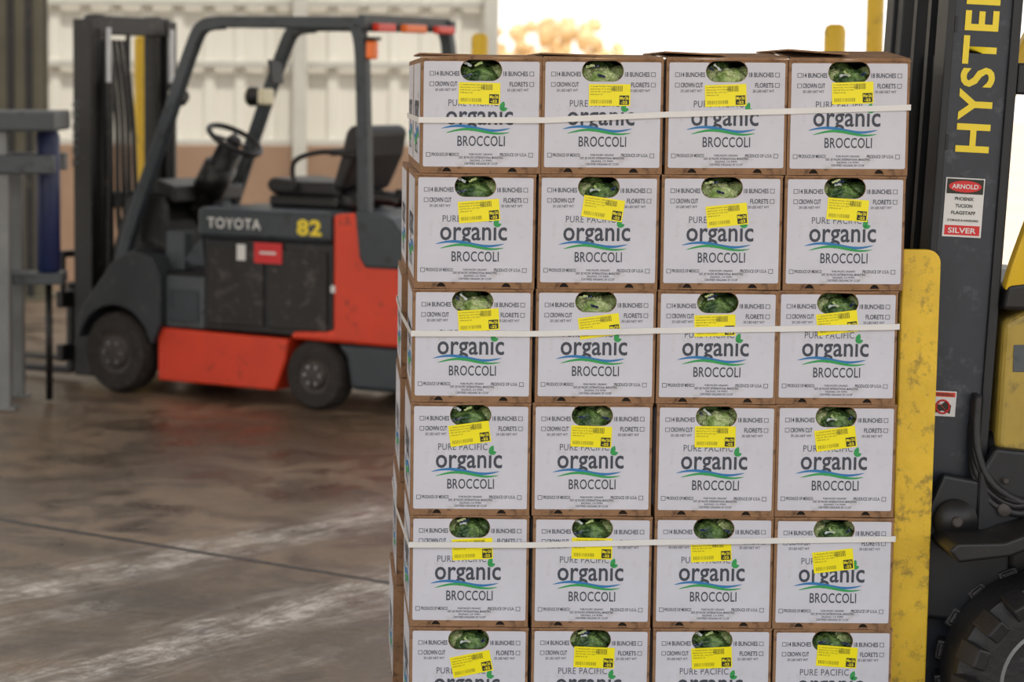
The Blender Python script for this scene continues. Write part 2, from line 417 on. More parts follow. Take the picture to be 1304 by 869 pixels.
def strap(name, zl, zr, x0, x1, xb):
    y0, y1 = YF-.0068, YF+2*D+.022; hw = .0072; g = .003
    pts = [(x0-g,y0,zl),(x0+.31,y0,zl+.001),(x0+.62,y0,zl+(zr-zl)*.45),(x0+.93,y0,zl+(zr-zl)*.72),(x1+g,y0,zr),(x1+g,y1,zr),(xb-g,y1,zl),(xb-g,YF+D+.01,zl)]
    bm = bmesh.new(); A = []
    for p in pts:
        A.append([bm.verts.new((p[0],p[1],p[2]-hw)), bm.verts.new((p[0],p[1],p[2]+hw))])
    n = len(A)
    for i in range(n): bm.faces.new((A[i][0], A[(i+1)%n][0], A[(i+1)%n][1], A[i][1]))
    o = from_bm(name, bm, None, M['strap']); md = o.modifiers.new('s', 'SOLIDIFY'); md.thickness = .0012
strap('strapping_band', 1.700, 1.738, .2005, 1.4175, .2005)
strap('strapping_band', 1.166, 1.190, .187, 1.406, .174)
strap('strapping_band', 0.628, 0.650, .1855, 1.412, .166)

pal = empty('wooden_pallet', (.79, YF+.5, 0))
for i, yy in enumerate((-.49, 0, .49)): box('stringer_%d'%(i+1), (-.61,yy-.019,.016), (.61,yy+.019,.110), M['wood'], pal, .003)
for i in range(9):
    x = -.61+i*(1.22-.09)/8; box('deck_board_%d'%(i+1), (x,-.51,.110), (x+.09,.51,.127), M['wood'], pal, .002)
for i in range(5):
    x = -.61+i*(1.22-.09)/4; box('bottom_board_%d'%(i+1), (x,-.51,.0005), (x+.09,.51,.0155), M['wood'], pal, .002)

# ------------------------------------------------------------ electric forklift (left, background)
F = empty('electric_forklift', (.15, 13.68, 0), math.radians(146))
def wheel(pref, cx, cy, cz, r, w, parent, rimr=.55, tread=0):
    s = 1 if cy > 0 else -1
    prof = [(r*.35,-w/2),(r*.9,-w/2),(r,-w/2+.03*r/.2),(r,w/2-.03*r/.2),(r*.9,w/2),(r*rimr,w/2),(r*rimr,w/2-.02),(r*.35,w/2-.02)]
    if s < 0: prof = [(a,-b) for a, b in prof][::-1]
    lathe(pref+'_tyre', prof, (cx,cy,cz), M['rubber'], parent)
    yo = w/2-.018
    lathe(pref+'_rim', [(r*rimr*.98,-.01),(r*rimr*.98,.012),(r*.42,.004),(r*.36,.02),(r*.12,.024),(.001,.024)] if s > 0 else [(.001,-.024),(r*.12,-.024),(r*.36,-.02),(r*.42,-.004),(r*rimr*.98,-.012),(r*rimr*.98,.01)], (cx, cy+s*yo, cz), M['rim'], parent)
    for i in range(6):
        a = i*math.pi/3
        lathe(pref+'_nut_%d'%(i+1), [(.009,-.012),(.009,.012)], (cx+r*.26*math.cos(a), cy+s*(yo+.024), cz+r*.26*math.sin(a)), M['chrome'], parent, n=6)
wheel('front_wheel_left', 1.38, .46, .235, .235, .18, F); wheel('front_wheel_right', 1.38, -.46, .235, .235, .18, F)
wheel('rear_wheel_left', 0, .43, .195, .195, .15, F); wheel('rear_wheel_right', 0, -.43, .195, .195, .15, F)
prism('lower_skirt', [(.26,.09),(1.09,.09),(1.09,.395),(.17,.385),(.19,.26)], -.51, .51, M['orange'], F, .012)
box('chassis_core', (-.45,-.32,.14), (1.55,.32,.40), M['blk'], F)
prism('counterweight_lower', [(-.58,.13),(-.24,.13),(-.21,.30),(-.14,.38),(-.62,.38),(-.63,.22)], -.50, .50, M['dgrey'], F, .03)
prism('counterweight', [(-.64,.38),(.16,.386),(.14,.43),(-.13,.45),(-.13,1.09),(-.30,1.10),(-.50,1.06),(-.60,.92),(-.65,.70)], -.515, .515, M['orange'], F, .03)
prism('counterweight_cover', [(-.655,.86),(-.60,.80),(-.34,.80),(-.30,.86),(-.27,1.115),(-.50,1.085),(-.615,.95)], -.522, .522, M['dgrey'], F, .02)
box('battery_compartment', (-.125,-.50,.40), (.76,.50,.93), M['blk'], F, .015)
for i, (a, b) in enumerate(((-.09,.30),(.34,.72))):
    box('battery_side_panel_%d'%(i+1), (a,.50,.44), (b,.512,.88), M['bat'], F, .01)
box('hood', (-.125,-.52,.925), (.80,.52,1.10), M['dgrey'], F, .03)
prism('hood_front_slope', [(.78,.93),(.90,.80),(.86,.76),(.76,.76)], -.50, .50, M['dgrey'], F, .01)
box('step_panel', (.76,-.50,.40), (1.04,.50,.70), M['mgrey'], F, .015)
box('step_recess', (.80,.50,.44), (1.0,.512,.62), M['dgrey'], F, .01)
box('floor_plate', (.76,-.48,.70), (1.2,.48,.72), M['blk'], F, .004)
arch = [(1.38+.275*math.cos(math.radians(a)), .235+.275*math.sin(math.radians(a))) for a in range(15, 166, 10)]
fout = [(1.10,.30),(1.04,.42),(1.04,.70),(1.10,.80),(1.24,.84),(1.38,.78),(1.48,.66),(1.60,.52),(1.66,.42),(1.66,.32)]
prism('front_fender_left', fout + arch, .36, .55, M['fgrey'], F, .008)
prism('front_fender_right', fout + arch, -.55, -.36, M['fgrey'], F, .008)
prism('front_cowl', [(1.12,.40),(1.56,.40),(1.54,.85),(1.44,1.14),(1.26,1.16),(1.14,1.0)], -.36, .36, M['blk'], F, .02)
prism('dashboard', [(1.10,1.10),(1.28,1.15),(1.42,1.12),(1.38,1.20),(1.24,1.24),(1.10,1.20)], -.34, .34, M['blk'], F, .02)
prism('dash_side_panel', [(1.12,.84),(1.30,.88),(1.36,1.02),(1.34,1.16),(1.14,1.14)], .34, .40, M['blk'], F, .01)
box('parking_brake_box', (.98,.30,.72), (1.12,.40,.95), M['mgrey'], F, .012)
sweep('steering_column', [(1.20,.02,.98),(1.06,.02,1.22),(.93,.02,1.42)], .17, .15, M['blk'], F, n=14)
sweep('column_shroud', [(1.10,.02,1.16),(1.0,.02,1.32)], .22, .19, M['blk'], F, n=14)
def torus(name, center, R, r, normal, m, parent):
    bm = bmesh.new(); nn = Vector(normal).normalized(); a = nn.orthogonal().normalized(); b = nn.cross(a); rings = []
    for i in range(36):
        t = 2*math.pi*i/36; d = a*math.cos(t)+b*math.sin(t)
        rings.append([bm.verts.new(Vector(center)+d*(R+r*math.cos(2*math.pi*j/10))+nn*r*math.sin(2*math.pi*j/10)) for j in range(10)])
    for i in range(36):
        A, B = rings[i], rings[(i+1)%36]
        for j in range(10): bm.faces.new((A[j],A[(j+1)%10],B[(j+1)%10],B[j]))
    return from_bm(name, bm, parent, m, smooth=True)
swc = Vector((.90,.02,1.47)); swn = Vector((-.50,0,.86)).normalized()
torus('steering_wheel_rim', swc, .165, .017, swn, M['seat'], F)
sa = swn.orthogonal().normalized(); sb = swn.cross(sa)
for i in range(3):
    t = i*2*math.pi/3+.5; d = sa*math.cos(t)+sb*math.sin(t)
    sweep('steering_spoke_%d'%(i+1), [swc-swn*.01, swc+d*.16], .025, .018, M['seat'], F, n=8)
lathe('steering_hub', [(.04,-.05),(.045,0),(.03,.02)], swc, M['seat'], F, rot=swn.to_track_quat('Y','Z').to_matrix().to_4x4(), n=16)
for i in range(3):
    yy = -.2-.07*i
    sweep('hydraulic_lever_%d'%(i+1), [(1.15,yy,1.18),(1.02,yy,1.36)], .014, .014, M['blk'], F, n=8)
    lathe('lever_knob_%d'%(i+1), [(.008,-.02),(.02,-.008),(.02,.01),(.006,.02)], (1.015,yy,1.375), M['blk'], F, n=12)
box('seat_base', (.02,-.24,1.10), (.50,.24,1.17), M['blk'], F, .02)
prism('seat_cushion', [(.0,1.16),(.48,1.17),(.53,1.22),(.50,1.27),(.30,1.25),(.05,1.25)], -.24, .24, M['seat'], F, .03)
prism('seat_backrest', [(.08,1.20),(.0,1.20),(-.10,1.40),(-.13,1.54),(-.07,1.58),(-.02,1.54),(.02,1.38)], -.26, .24, M['seat'], F, .035)
sweep('seat_side_bar', curvepts([(.30,.26,1.2),(.30,.27,1.36),(.1,.27,1.42),(-.12,.26,1.40)]), .03, .03, M['blk'], F, n=10)
sweep('armrest', [(.42,-.28,1.40),(.0,-.28,1.43)], .06, .045, M['seat'], F, n=12)
sweep('coat_on_hood', curvepts([(-.10,.30,1.13),(-.02,.1,1.17),(-.12,-.1,1.15),(-.16,-.3,1.14)]), .12, .09, M['blk'], F, n=12)
for sgn, nm in ((1,'left'),(-1,'right')):
    yy = .45*sgn
    sweep('guard_front_pillar_'+nm, curvepts([(.66,yy,2.135),(.80,yy,2.115),(.88,yy,2.0),(1.06,yy,1.58),(1.28,yy*1.03,1.05),(1.38,yy*1.04,.76)]), .06, .075, M['dgrey'], F, bevel=.008)
    sweep('guard_roof_rail_'+nm, [(-.30,yy,2.125),(.68,yy,2.14)], .06, .065, M['dgrey'], F, bevel=.008)
    sweep('guard_rear_post_'+nm, curvepts([(-.23,yy,2.12),(-.27,yy,1.98),(-.29,yy,1.5),(-.30,yy,1.08)]), .06, .07, M['dgrey'], F, bevel=.008)
for i in range(9):
    x = -.26+i*.125; sweep('guard_roof_bar_%d'%(i+1), [(x,-.44,2.145),(x,.44,2.145)], .04 if i in (0,8) else .018, .05 if i in (0,8) else .03, M['dgrey'], F, ref=(1,0,0))
box('amber_strobe', (-.36,.42,1.93), (-.31,.48,2.03), M['amber'], F, .012)
box('strobe_cap', (-.37,.41,2.03), (-.30,.49,2.05), M['blk'], F, .004)
box('rear_lamp_left', (-.345,.22,2.08), (-.30,.40,2.125), M['redlens'], F, .01)
box('rear_lamp_right', (-.345,-.40,2.08), (-.30,-.22,2.125), M['redlens'], F, .01)
box('rear_lamp_center', (-.345,-.10,2.08), (-.30,.12,2.125), M['amber'], F, .01)
for sgn, nm in ((1,'left'),(-1,'right')):
    ly = -.40 if sgn < 0 else .34
    lathe('work_lamp_'+nm, [(.03,-.05),(.055,-.02),(.06,.03),(.055,.032)], (1.06, ly, 1.72), M['blk'], F, axis='X', n=20)
    lathe('work_lamp_glass_'+nm, [(.05,-.004),(.05,.006)], (1.10, ly, 1.72), M['lens'], F, axis='X', n=20)
box('work_lamp_back', (.94,-.44,1.67), (.99,-.32,1.77), M['lens'], F, .015)
sweep('mirror_arm', [(.98,-.45,1.80),(.90,-.36,1.86)], .015, .015, M['blk'], F, n=8)
prism('mirror', [(.86,1.80),(.88,1.80),(.90,1.94),(.88,1.94)], -.42, -.30, M['blk'], F, .006)
for sgn, nm in ((1,'left'),(-1,'right')):
    yy = .36*sgn
    box('mast_outer_rail_'+nm, (1.66,yy-.05,.06), (1.80,yy+.05,2.17), M['blk'], F, .006)
    box('mast_inner_rail_'+nm, (1.69,yy-sgn*.09-.025,.08), (1.79,yy-sgn*.09+.025,2.20), M['blk'], F, .006)
    lathe('lift_cylinder_'+nm, [(.03,0),(.03,1.6)], (1.62,yy-sgn*.06,.2), M['blk'], F, n=16, rot=Matrix.Rotation(math.pi/2,4,'X'))
    lathe('lift_piston_'+nm, [(.018,0),(.018,.32)], (1.62,yy-sgn*.06,1.8), M['chrome'], F, n=16, rot=Matrix.Rotation(math.pi/2,4,'X'))
for i, (z0, z1) in enumerate(((.12,.24),(1.05,1.15),(2.08,2.19))): box('mast_crossbar_%d'%(i+1), (1.67,-.36,z0), (1.76,.36,z1), M['blk'], F, .008)
for i in range(2): sweep('mast_chain_%d'%(i+1), [(1.81,-.12+.24*i,.5),(1.81,-.12+.24*i,2.1)], .03, .012, M['blk'], F)
for i in range(4): sweep('hydraulic_hose_%d'%(i+1), curvepts([(1.50,.06+.06*i,.7),(1.56,.10+.06*i,.95),(1.60,.10+.05*i,1.6),(1.66,.10+.05*i,2.05)]), .03, .03, M['blk'], F, n=8)
for i, z in enumerate((.14,.46)): box('carriage_bar_%d'%(i+1), (1.85,-.46,z), (1.90,.46,z+.10), M['blk'], F, .006)
for i in range(6): box('backrest_bar_%d'%(i+1), (1.86,-.44+i*.17,.56), (1.885,-.41+i*.17,.78), M['blk'], F, .004)
box('backrest_top', (1.855,-.46,.76), (1.89,.44,.80), M['blk'], F, .004)
for sgn, nm in ((1,'left'),(-1,'right')):
    prism('fork_'+nm, [(1.905,.60),(1.945,.60),(1.95,.09),(2.95,.06),(2.95,.045),(1.94,.045),(1.905,.08)], sgn*.26-.05, sgn*.26+.05, M['blk'], F, .004)
def side_text(name, body, x0, x1, z0, z1, y, m, parent, bold=.01):
    bm = bmesh.new()
    R = Matrix.Translation((0, y, 0)) @ Matrix.Rotation(math.pi, 4, 'Z')
    fit_text(bm, body, -x0, -x1, z0, z1, 0, 0, bold, 1.1, R)
    return from_bm(name, bm, parent, m)
side_text('side_lettering', 'TOYOTA', .72, .35, .985, 1.045, .5225, M['white'], F, .012)
side_text('fleet_number', '82', .105, -.06, .965, 1.055, .5225, M['yelletter'], F, .04)
# lettering down the mast side
bm = bmesh.new()
R = Matrix.Translation((1.755, .4105, 1.30)) @ Matrix.Rotation(math.pi, 4, 'Z') @ Matrix.Rotation(-math.pi/2, 4, 'Y')
fit_text(bm, 'TOYOTA', 0, .40, 0, .055, 0, 0, .01, 1.1, R)
from_bm('mast_side_lettering', bm, F, M['mgrey'])
box('red_decal', (.21,.512,.80), (.40,.516,.915), M['red'], F, .001)
box('red_decal_stripe', (.25,.516,.852), (.36,.518,.866), M['white'], F, .0005)
box('white_decal', (.46,.512,.81), (.52,.516,.90), M['white'], F, .001)
box('counterweight_decal', (-.15,.516,.66), (-.12,.519,.70), M['white'], F, .001)

# ------------------------------------------------------------ forklift carrying the load (right)
Hx, Hy = 1.5, 6.55
G = empty('counterbalance_forklift', (Hx, Hy, 0))
mast = empty('mast', (.015, 0, .08), 0, G); mast.rotation_euler = (0, math.radians(2.6), 0)
for sgn, nm in ((-1,'left'),(1,'right')):
    ya, yb = (-.35,-.27) if sgn < 0 else (.27,.35)
    box('outer_rail_web_'+nm, (-.045,ya+.012,0), (.125,yb,2.5), M['navy'], mast, .004)
    box('outer_rail_flange_front_'+nm, (-.055,ya,0), (-.035,yb+.004,2.5), M['navyd'], mast, .004)
    box('outer_rail_flange_back_'+nm, (.11,ya,0), (.135,yb+.004,2.5), M['navyd'], mast, .004)
    yi = (-.262,-.20) if sgn < 0 else (.20,.262)
    box('inner_rail_'+nm, (-.045,yi[0],.02), (.10,yi[1],2.56), M['navyd'], mast, .004)
    lathe('lift_cylinder_'+nm, [(.035,0),(.035,1.7)], (.07,sgn*.15,.1), M['navyd'], mast, n=18, rot=Matrix.Rotation(math.pi/2,4,'X'))
    lathe('lift_piston_'+nm, [(.02,0),(.02,.6)], (.07,sgn*.15,1.8), M['chrome'], mast, n=18, rot=Matrix.Rotation(math.pi/2,4,'X'))
for i, (a, b) in enumerate(((.08,.22),(.95,1.08),(2.38,2.5))): box('mast_crossbar_%d'%(i+1), (.08,-.27,a), (.12,.27,b), M['navyd'], mast, .006)
for i in range(2): sweep('lift_chain_%d'%(i+1), [(-.03,-.08+.16*i,.3),(-.03,-.08+.16*i,2.4)], .035, .014, M['navyd'], mast)
for i in range(7): box('rail_bolt_plate_%d'%(i+1), (-.034,-.343,.35+.3*i), (-.026,-.338,.39+.3*i), M['navyd'], mast, .001)
bm = bmesh.new()
R = Matrix.Translation((.080, -.3405, 1.546)) @ Matrix.Rotation(-math.pi/2, 4, 'Y')
fit_text(bm, 'HYSTER', 0, .445, 0, .088, 0, 0, .022, 1.12, R)
from_bm('mast_lettering', bm, mast, M['yelletter'])
dl = empty('dealer_decal', (.026, -.3395, 1.404), 0, mast)
box('plate', (-.05,-.001,-.076), (.05,.0,.076), M['white'], dl, .0005)
box('top_band', (-.047,-.0016,.035), (.047,-.001,.073), M['black'], dl, 0)
bm = bmesh.new(); vs = [bm.verts.new((.042*math.cos(a*math.pi/12), -.002, .054+.015*math.sin(a*math.pi/12))) for a in range(24)]; bm.faces.new(vs)
from_bm('top_oval', bm, dl, M['red'])
for nm, tx, x0, x1, z0, z1, mm in (('t1','ARNOLD',-.034,.034,.048,.060,'white'),('t2','PHOENIX',-.024,.024,.018,.027,'black'),('t3','TUCSON',-.022,.022,.000,.009,'black'),('t4','FLAGSTAFF',-.031,.031,-.018,-.009,'black'),('t5','STORAGE & HANDLING',-.04,.04,-.036,-.030,'black')):
    bm = bmesh.new(); fit_text(bm, tx, x0, x1, z0, z1, -.0024, 0, .02); from_bm('decal_text_'+nm, bm, dl, M[mm])
box('bottom_band', (-.045,-.0018,-.071), (.045,-.001,-.046), M['red'], dl, 0)
bm = bmesh.new(); fit_text(bm, 'SILVER', -.036, .036, -.066, -.052, -.0024, 0, .02); from_bm('decal_text_6', bm, dl, M['white'])
wl = empty('warning_decal', (.012, -.3395, .895), 0, mast)
box('plate', (-.034,-.001,-.033), (.034,.0,.033), M['white'], wl, .0005)
box('header', (-.031,-.0016,.018), (.031,-.001,.030), M['orange'], wl, 0)
bm = bmesh.new(); fit_text(bm, 'WARNING', -.02, .026, .020, .028, -.0022, 0, .02); from_bm('decal_text', bm, wl, M['black'])
torus('prohibition_ring', (.0,-.002,-.008), .017, .0025, (0,1,0), M['red'], wl)
sweep('prohibition_bar', [(-.012,-.0022,.004),(.012,-.0022,-.02)], .003, .001, M['red'], wl)
prism('pictogram', [(-.022,-.026),(.0,-.018),(.02,-.026),(.022,-.004),(.008,.008),(-.006,-.004),(-.02,.0)], -.0016, -.001, M['black'], wl, 0)

car = empty('carriage', (0,0,0), 0, G); car.rotation_euler = (0, math.radians(.3), 0)
def plate_prof():
    p = [(-.080,.05),(.016,.05)]
    for a in range(0, 91, 15): p.append((.016-.035+.035*math.cos(math.radians(a)), 1.345+.035*math.sin(math.radians(a))))
    p += [(-.080,1.38)]
    return p
prism('side_plate_left', plate_prof(), -.455, -.425, M['yelworn'], car, .004)
prism('side_plate_right', plate_prof(), .425, .455, M['yelworn'], car, .004)
for i, (a, b) in enumerate(((.10,.22),(.48,.60),(.95,1.01),(1.30,1.37))): box('carriage_bar_%d'%(i+1), (-.056,-.425,a), (-.044,.425,b), M['yelworn'], car, .003)
for i in range(5): box('backrest_upright_%d'%(i+1), (-.066,-.30+i*.145,.6), (-.056,-.27+i*.145,1.32), M['yelworn'], car, .003)
for nm, yy in (('left',-.245),('right',.245)):
    prism('fork_'+nm, [(-.078,.62),(-.058,.62),(-.058,.04),(-.09,.022),(-1.12,.022),(-1.12,.032),(-.10,.062),(-.078,.09)], yy-.055, yy+.055, M['blk'], car, .004)
def big_wheel(pref, cx, cy, cz, r, w, parent):
    s = -1 if cy < 0 else 1
    prof = [(r*.5,-w/2),(r*.62,-w/2-.006),(r*.74,-w/2-.004),(r*.80,-w/2+.004),(r*.89,-w/2+.018),(r*.90,w/2-.018),(r*.80,w/2-.004),(r*.74,w/2+.004),(r*.62,w/2+.006),(r*.5,w/2)]
    lathe(pref+'_tyre', prof, (cx,cy,cz), M['rubberb'], parent, n=56)
    bm = bmesh.new()
    for i in range(18):
        for k in (0,1):
            a = 2*math.pi*(i+.5*k)/18; y0 = (-w/2-.006, .008)[k]; y1 = (-.008, w/2+.006)[k]
            mx = Matrix.Translation((cx,cy,cz)) @ Matrix.Rotation(a, 4, 'Y') @ Matrix.Rotation(.28*(1 if k else -1), 4, 'Z')
            bbox_bm(bm, (r*.87, y0, -.026), (r*1.0, y1, .026), mx)
            yy = (-w/2-.007, w/2-.018)[k]
            mx2 = Matrix.Translation((cx,cy,cz)) @ Matrix.Rotation(a+(.0), 4, 'Y')
            bbox_bm(bm, (r*.76, yy, -.018), (r*.93, yy+.025, .018), mx2)
    from_bm(pref+'_tread', bm, parent, M['rubberb'], bevel=.005)
    yo = s*(w/2-.03)
    p = [(r*.52,-.02),(r*.54,.03),(r*.50,.035),(r*.47,.0),(r*.3,-.01),(r*.28,.03),(r*.12,.045),(.001,.045)]
    if s < 0: p = [(a,-b) for a, b in p][::-1]
    lathe(pref+'_rim', p, (cx, cy+yo, cz), M['galv'], parent, n=40)
    for i in range(8):
        a = i*math.pi/4; lathe(pref+'_nut_%d'%(i+1), [(.012,-.014),(.012,.014)], (cx+r*.38*math.cos(a), cy+yo+s*.005, cz+r*.38*math.sin(a)), M['chrome'], parent, n=6)
big_wheel('front_wheel_left', .325, -.49, .292, .290, .19, G); big_wheel('front_wheel_right', .325, .49, .292, .290, .19, G)
big_wheel('rear_wheel_left', 1.72, -.44, .24, .24, .16, G); big_wheel('rear_wheel_right', 1.72, .44, .24, .24, .16, G)
def arcp(r, a0, a1, cx, cz, n=12): return [(cx+r*math.cos(math.radians(a0+(a1-a0)*i/n)), cz+r*math.sin(math.radians(a0+(a1-a0)*i/n))) for i in range(n+1)]
fen = [(.03,.635),(.05,.655)] + arcp(.395, 115, 35, .335, .30) + arcp(.355, 35, 115, .335, .30) + [(.055,.605)]
prism('front_fender_left', fen, -.60, -.37, M['blk'], G, .008)
prism('front_fender_right', fen, .37, .60, M['blk'], G, .008)
box('chassis', (.24,-.36,.16), (2.1,.36,.74), M['blk'], G, .02)
box('front_axle', (.25,-.42,.24), (.42,.42,.36), M['blk'], G, .02)
prism('tilt_bracket_left', [(.145,.62),(.26,.60),(.38,.66),(.38,.80),(.29,.86),(.19,.87),(.15,.80)], -.41, -.37, M['navyd'], G, .012)
prism('mast_support_left', [(.02,.42),(.24,.40),(.24,.66),(.17,.78),(.06,.80),(.02,.70)], -.40, -.36, M['navyd'], G, .012)
sweep('mast_pivot_boss', [(.09,-.43,.68),(.09,-.35,.68)], .11, .11, M['blk'], G, n=20, ref=(1,0,0))
for i, (x, z, rr) in enumerate(((.215,.71,.018),(.245,.655,.013),(.290,.685,.013),(.215,.785,.009),(.09,.68,.014))):
    lathe('hinge_bolt_%d'%(i+1), [(rr,-.012),(rr,.008),(rr*.7,.012)], (x,-.415 if i < 4 else -.435,z), M['chrome'] if i in (1,2) else M['rim'], G, n=10, rot=Matrix.Rotation(math.pi,4,'Z'))
sweep('tilt_cylinder_left', [(.16,-.30,.86),(.80,-.30,.92)], .07, .07, M['blk'], G, n=18)
sweep('tilt_cylinder_right', [(.16,.30,.86),(.80,.30,.92)], .07, .07, M['blk'], G, n=18)
for i in range(4): sweep('hydraulic_hose_%d'%(i+1), curvepts([(.15,-.37+.02*i,1.0),(.15,-.385,.86-.03*i),(.20+.02*i,-.42,.76-.02*i),(.33,-.41,.72+.02*i),(.46,-.36,.80)]), .022, .022, M['rubberb'], G, n=8)
prism('front_cowl', [(.27,.80),(.66,.80),(.66,.95),(.58,1.20),(.28,1.225),(.215,1.19),(.205,.86)], -.36, .36, M['yelshade'], G, .02)
prism('cowl_cover', [(.205,1.22),(.60,1.21),(.60,1.26),(.30,1.30),(.215,1.285)], -.38, .38, M['blk'], G, .012)
box('step', (.68,-.50,.32), (1.05,-.36,.36), M['blk'], G, .005)
box('floor_plate', (.66,-.40,.74), (1.15,.40,.77), M['blk'], G, .004)
prism('engine_hood', [(1.10,.74),(2.0,.74),(2.0,1.05),(1.9,1.10),(1.14,1.10)], -.42, .42, M['yelshade'], G, .03)
prism('counterweight', [(1.95,.20),(2.35,.22),(2.45,.45),(2.45,.90),(2.35,1.08),(2.0,1.12),(1.95,1.0)], -.50, .50, M['yel'], G, .05)
prism('seat_cushion', [(1.18,1.10),(1.62,1.10),(1.62,1.20),(1.22,1.22)], -.24, .24, M['seat'], G, .03)
prism('seat_backrest', [(1.58,1.18),(1.66,1.18),(1.76,1.62),(1.68,1.64)], -.23, .23, M['seat'], G, .03)
swc2 = Vector((.86,0,1.36)); torus('steering_wheel_rim', swc2, .17, .016, (.55,0,.83), M['seat'], G)
sweep('steering_column', [(.56,0,1.05),(.85,0,1.35)], .07, .07, M['blk'], G, n=12)
for k in range(3):
    n_ = Vector((.55,0,.83)).normalized(); a_ = n_.orthogonal().normalized(); b_ = n_.cross(a_); t = k*2.094
    sweep('steering_spoke_%d'%(k+1), [swc2, swc2+(a_*math.cos(t)+b_*math.sin(t))*.165], .02, .015, M['seat'], G, n=8)
for sgn, nm in ((-1,'left'),(1,'right')):
    yy = .35*sgn
    sweep('guard_front_pillar_'+nm, curvepts([(.235,yy,1.27),(.255,yy*1.04,1.36),(.335,yy*1.1,1.60),(.50,yy*1.15,1.98),(.62,yy*1.2,2.11),(.80,yy*1.2,2.13)]), .045, .05, M['yel'], G, bevel=.006)
    sweep('guard_roof_rail_'+nm, [(.78,yy*1.2,2.13),(1.85,yy*1.2,2.13)], .055, .07, M['yel'], G, bevel=.008)
    sweep('guard_rear_post_'+nm, [(1.83,yy*1.2,2.12),(1.95,yy*1.2,1.08)], .055, .07, M['yel'], G, bevel=.008)
for i in range(8): sweep('guard_roof_bar_%d'%(i+1), [(.88+i*.135,-.41,2.14),(.88+i*.135,.41,2.14)], .03, .03, M['yel'], G, ref=(1,0,0))
box('cowl_decal', (.24,-.3625,1.06), (.30,-.3605,1.13), M['mgrey'], G, .001)
box('headlamp_bracket', (.138,-.34,1.70), (.175,-.28,1.78), M['navyd'], mast, .006)

# ------------------------------------------------------------ left steel stand
S = empty('steel_work_stand', (-1.95, 13.25, 0))
for i, (x, y) in enumerate(((.10,0),(.10,.55),(-1.1,0),(-1.1,.55))):
    box('leg_%d'%(i+1), (x-.05,y-.05,0.0), (x+.05,y+.05,1.30), M['galv'], S, .006)
    box('foot_%d'%(i+1), (x-.08,y-.08,0.0), (x+.08,y+.08,.012), M['galv'], S, .003)
box('table_top', (-1.25,-.12,1.53), (.41,.68,1.64), M['mgrey'], S, .015)
box('lower_rail', (-1.2,-.08,1.30), (.40,.02,1.40), M['mgrey'], S, .01)
box('lower_rail_rear', (-1.2,.52,1.30), (.40,.62,1.40), M['galv'], S, .01)
for i, x in enumerate((-1.1,-.5,.10)): box('riser_%d'%(i+1), (x-.04,-.05,1.40), (x+.04,.03,1.53), M['galv'], S, .004)
box('cross_brace', (-1.1,-.03,.42), (.1,.03,.50), M['galv'], S, .005)
lathe('blue_cylinder', [(.055,0),(.068,.02),(.068,.76),(.05,.80)], (.33,.25,.74), M['bluep'], S, n=24, rot=Matrix.Rotation(math.pi/2,4,'X'))
box('cylinder_shelf', (.06,.10,.68), (.42,.40,.74), M['mgrey'], S, .006)
sweep('pipe', [(.33,.25,.02),(.33,.25,.70)], .04, .04, M['blk'], S, n=12)

def bollard(x, y, h, r):
    o = lathe('yellow_bollard', [(r,0),(r,h-.03),(r*.85,h-.008),(r*.5,h)], (0,0,0), M['yel'], None, n=24, rot=Matrix.Rotation(math.pi/2,4,'X'))
    o.location = (x, y, 0)
for x, y, h, r in ((.75,13.0,2.07,.045),(2.013,9.9,2.045,.043),(2.24,10.2,2.9,.035),(-1.47,18.2,2.15,.065),(-1.90,18.2,2.2,.045)):
    bollard(x, y, h, r)

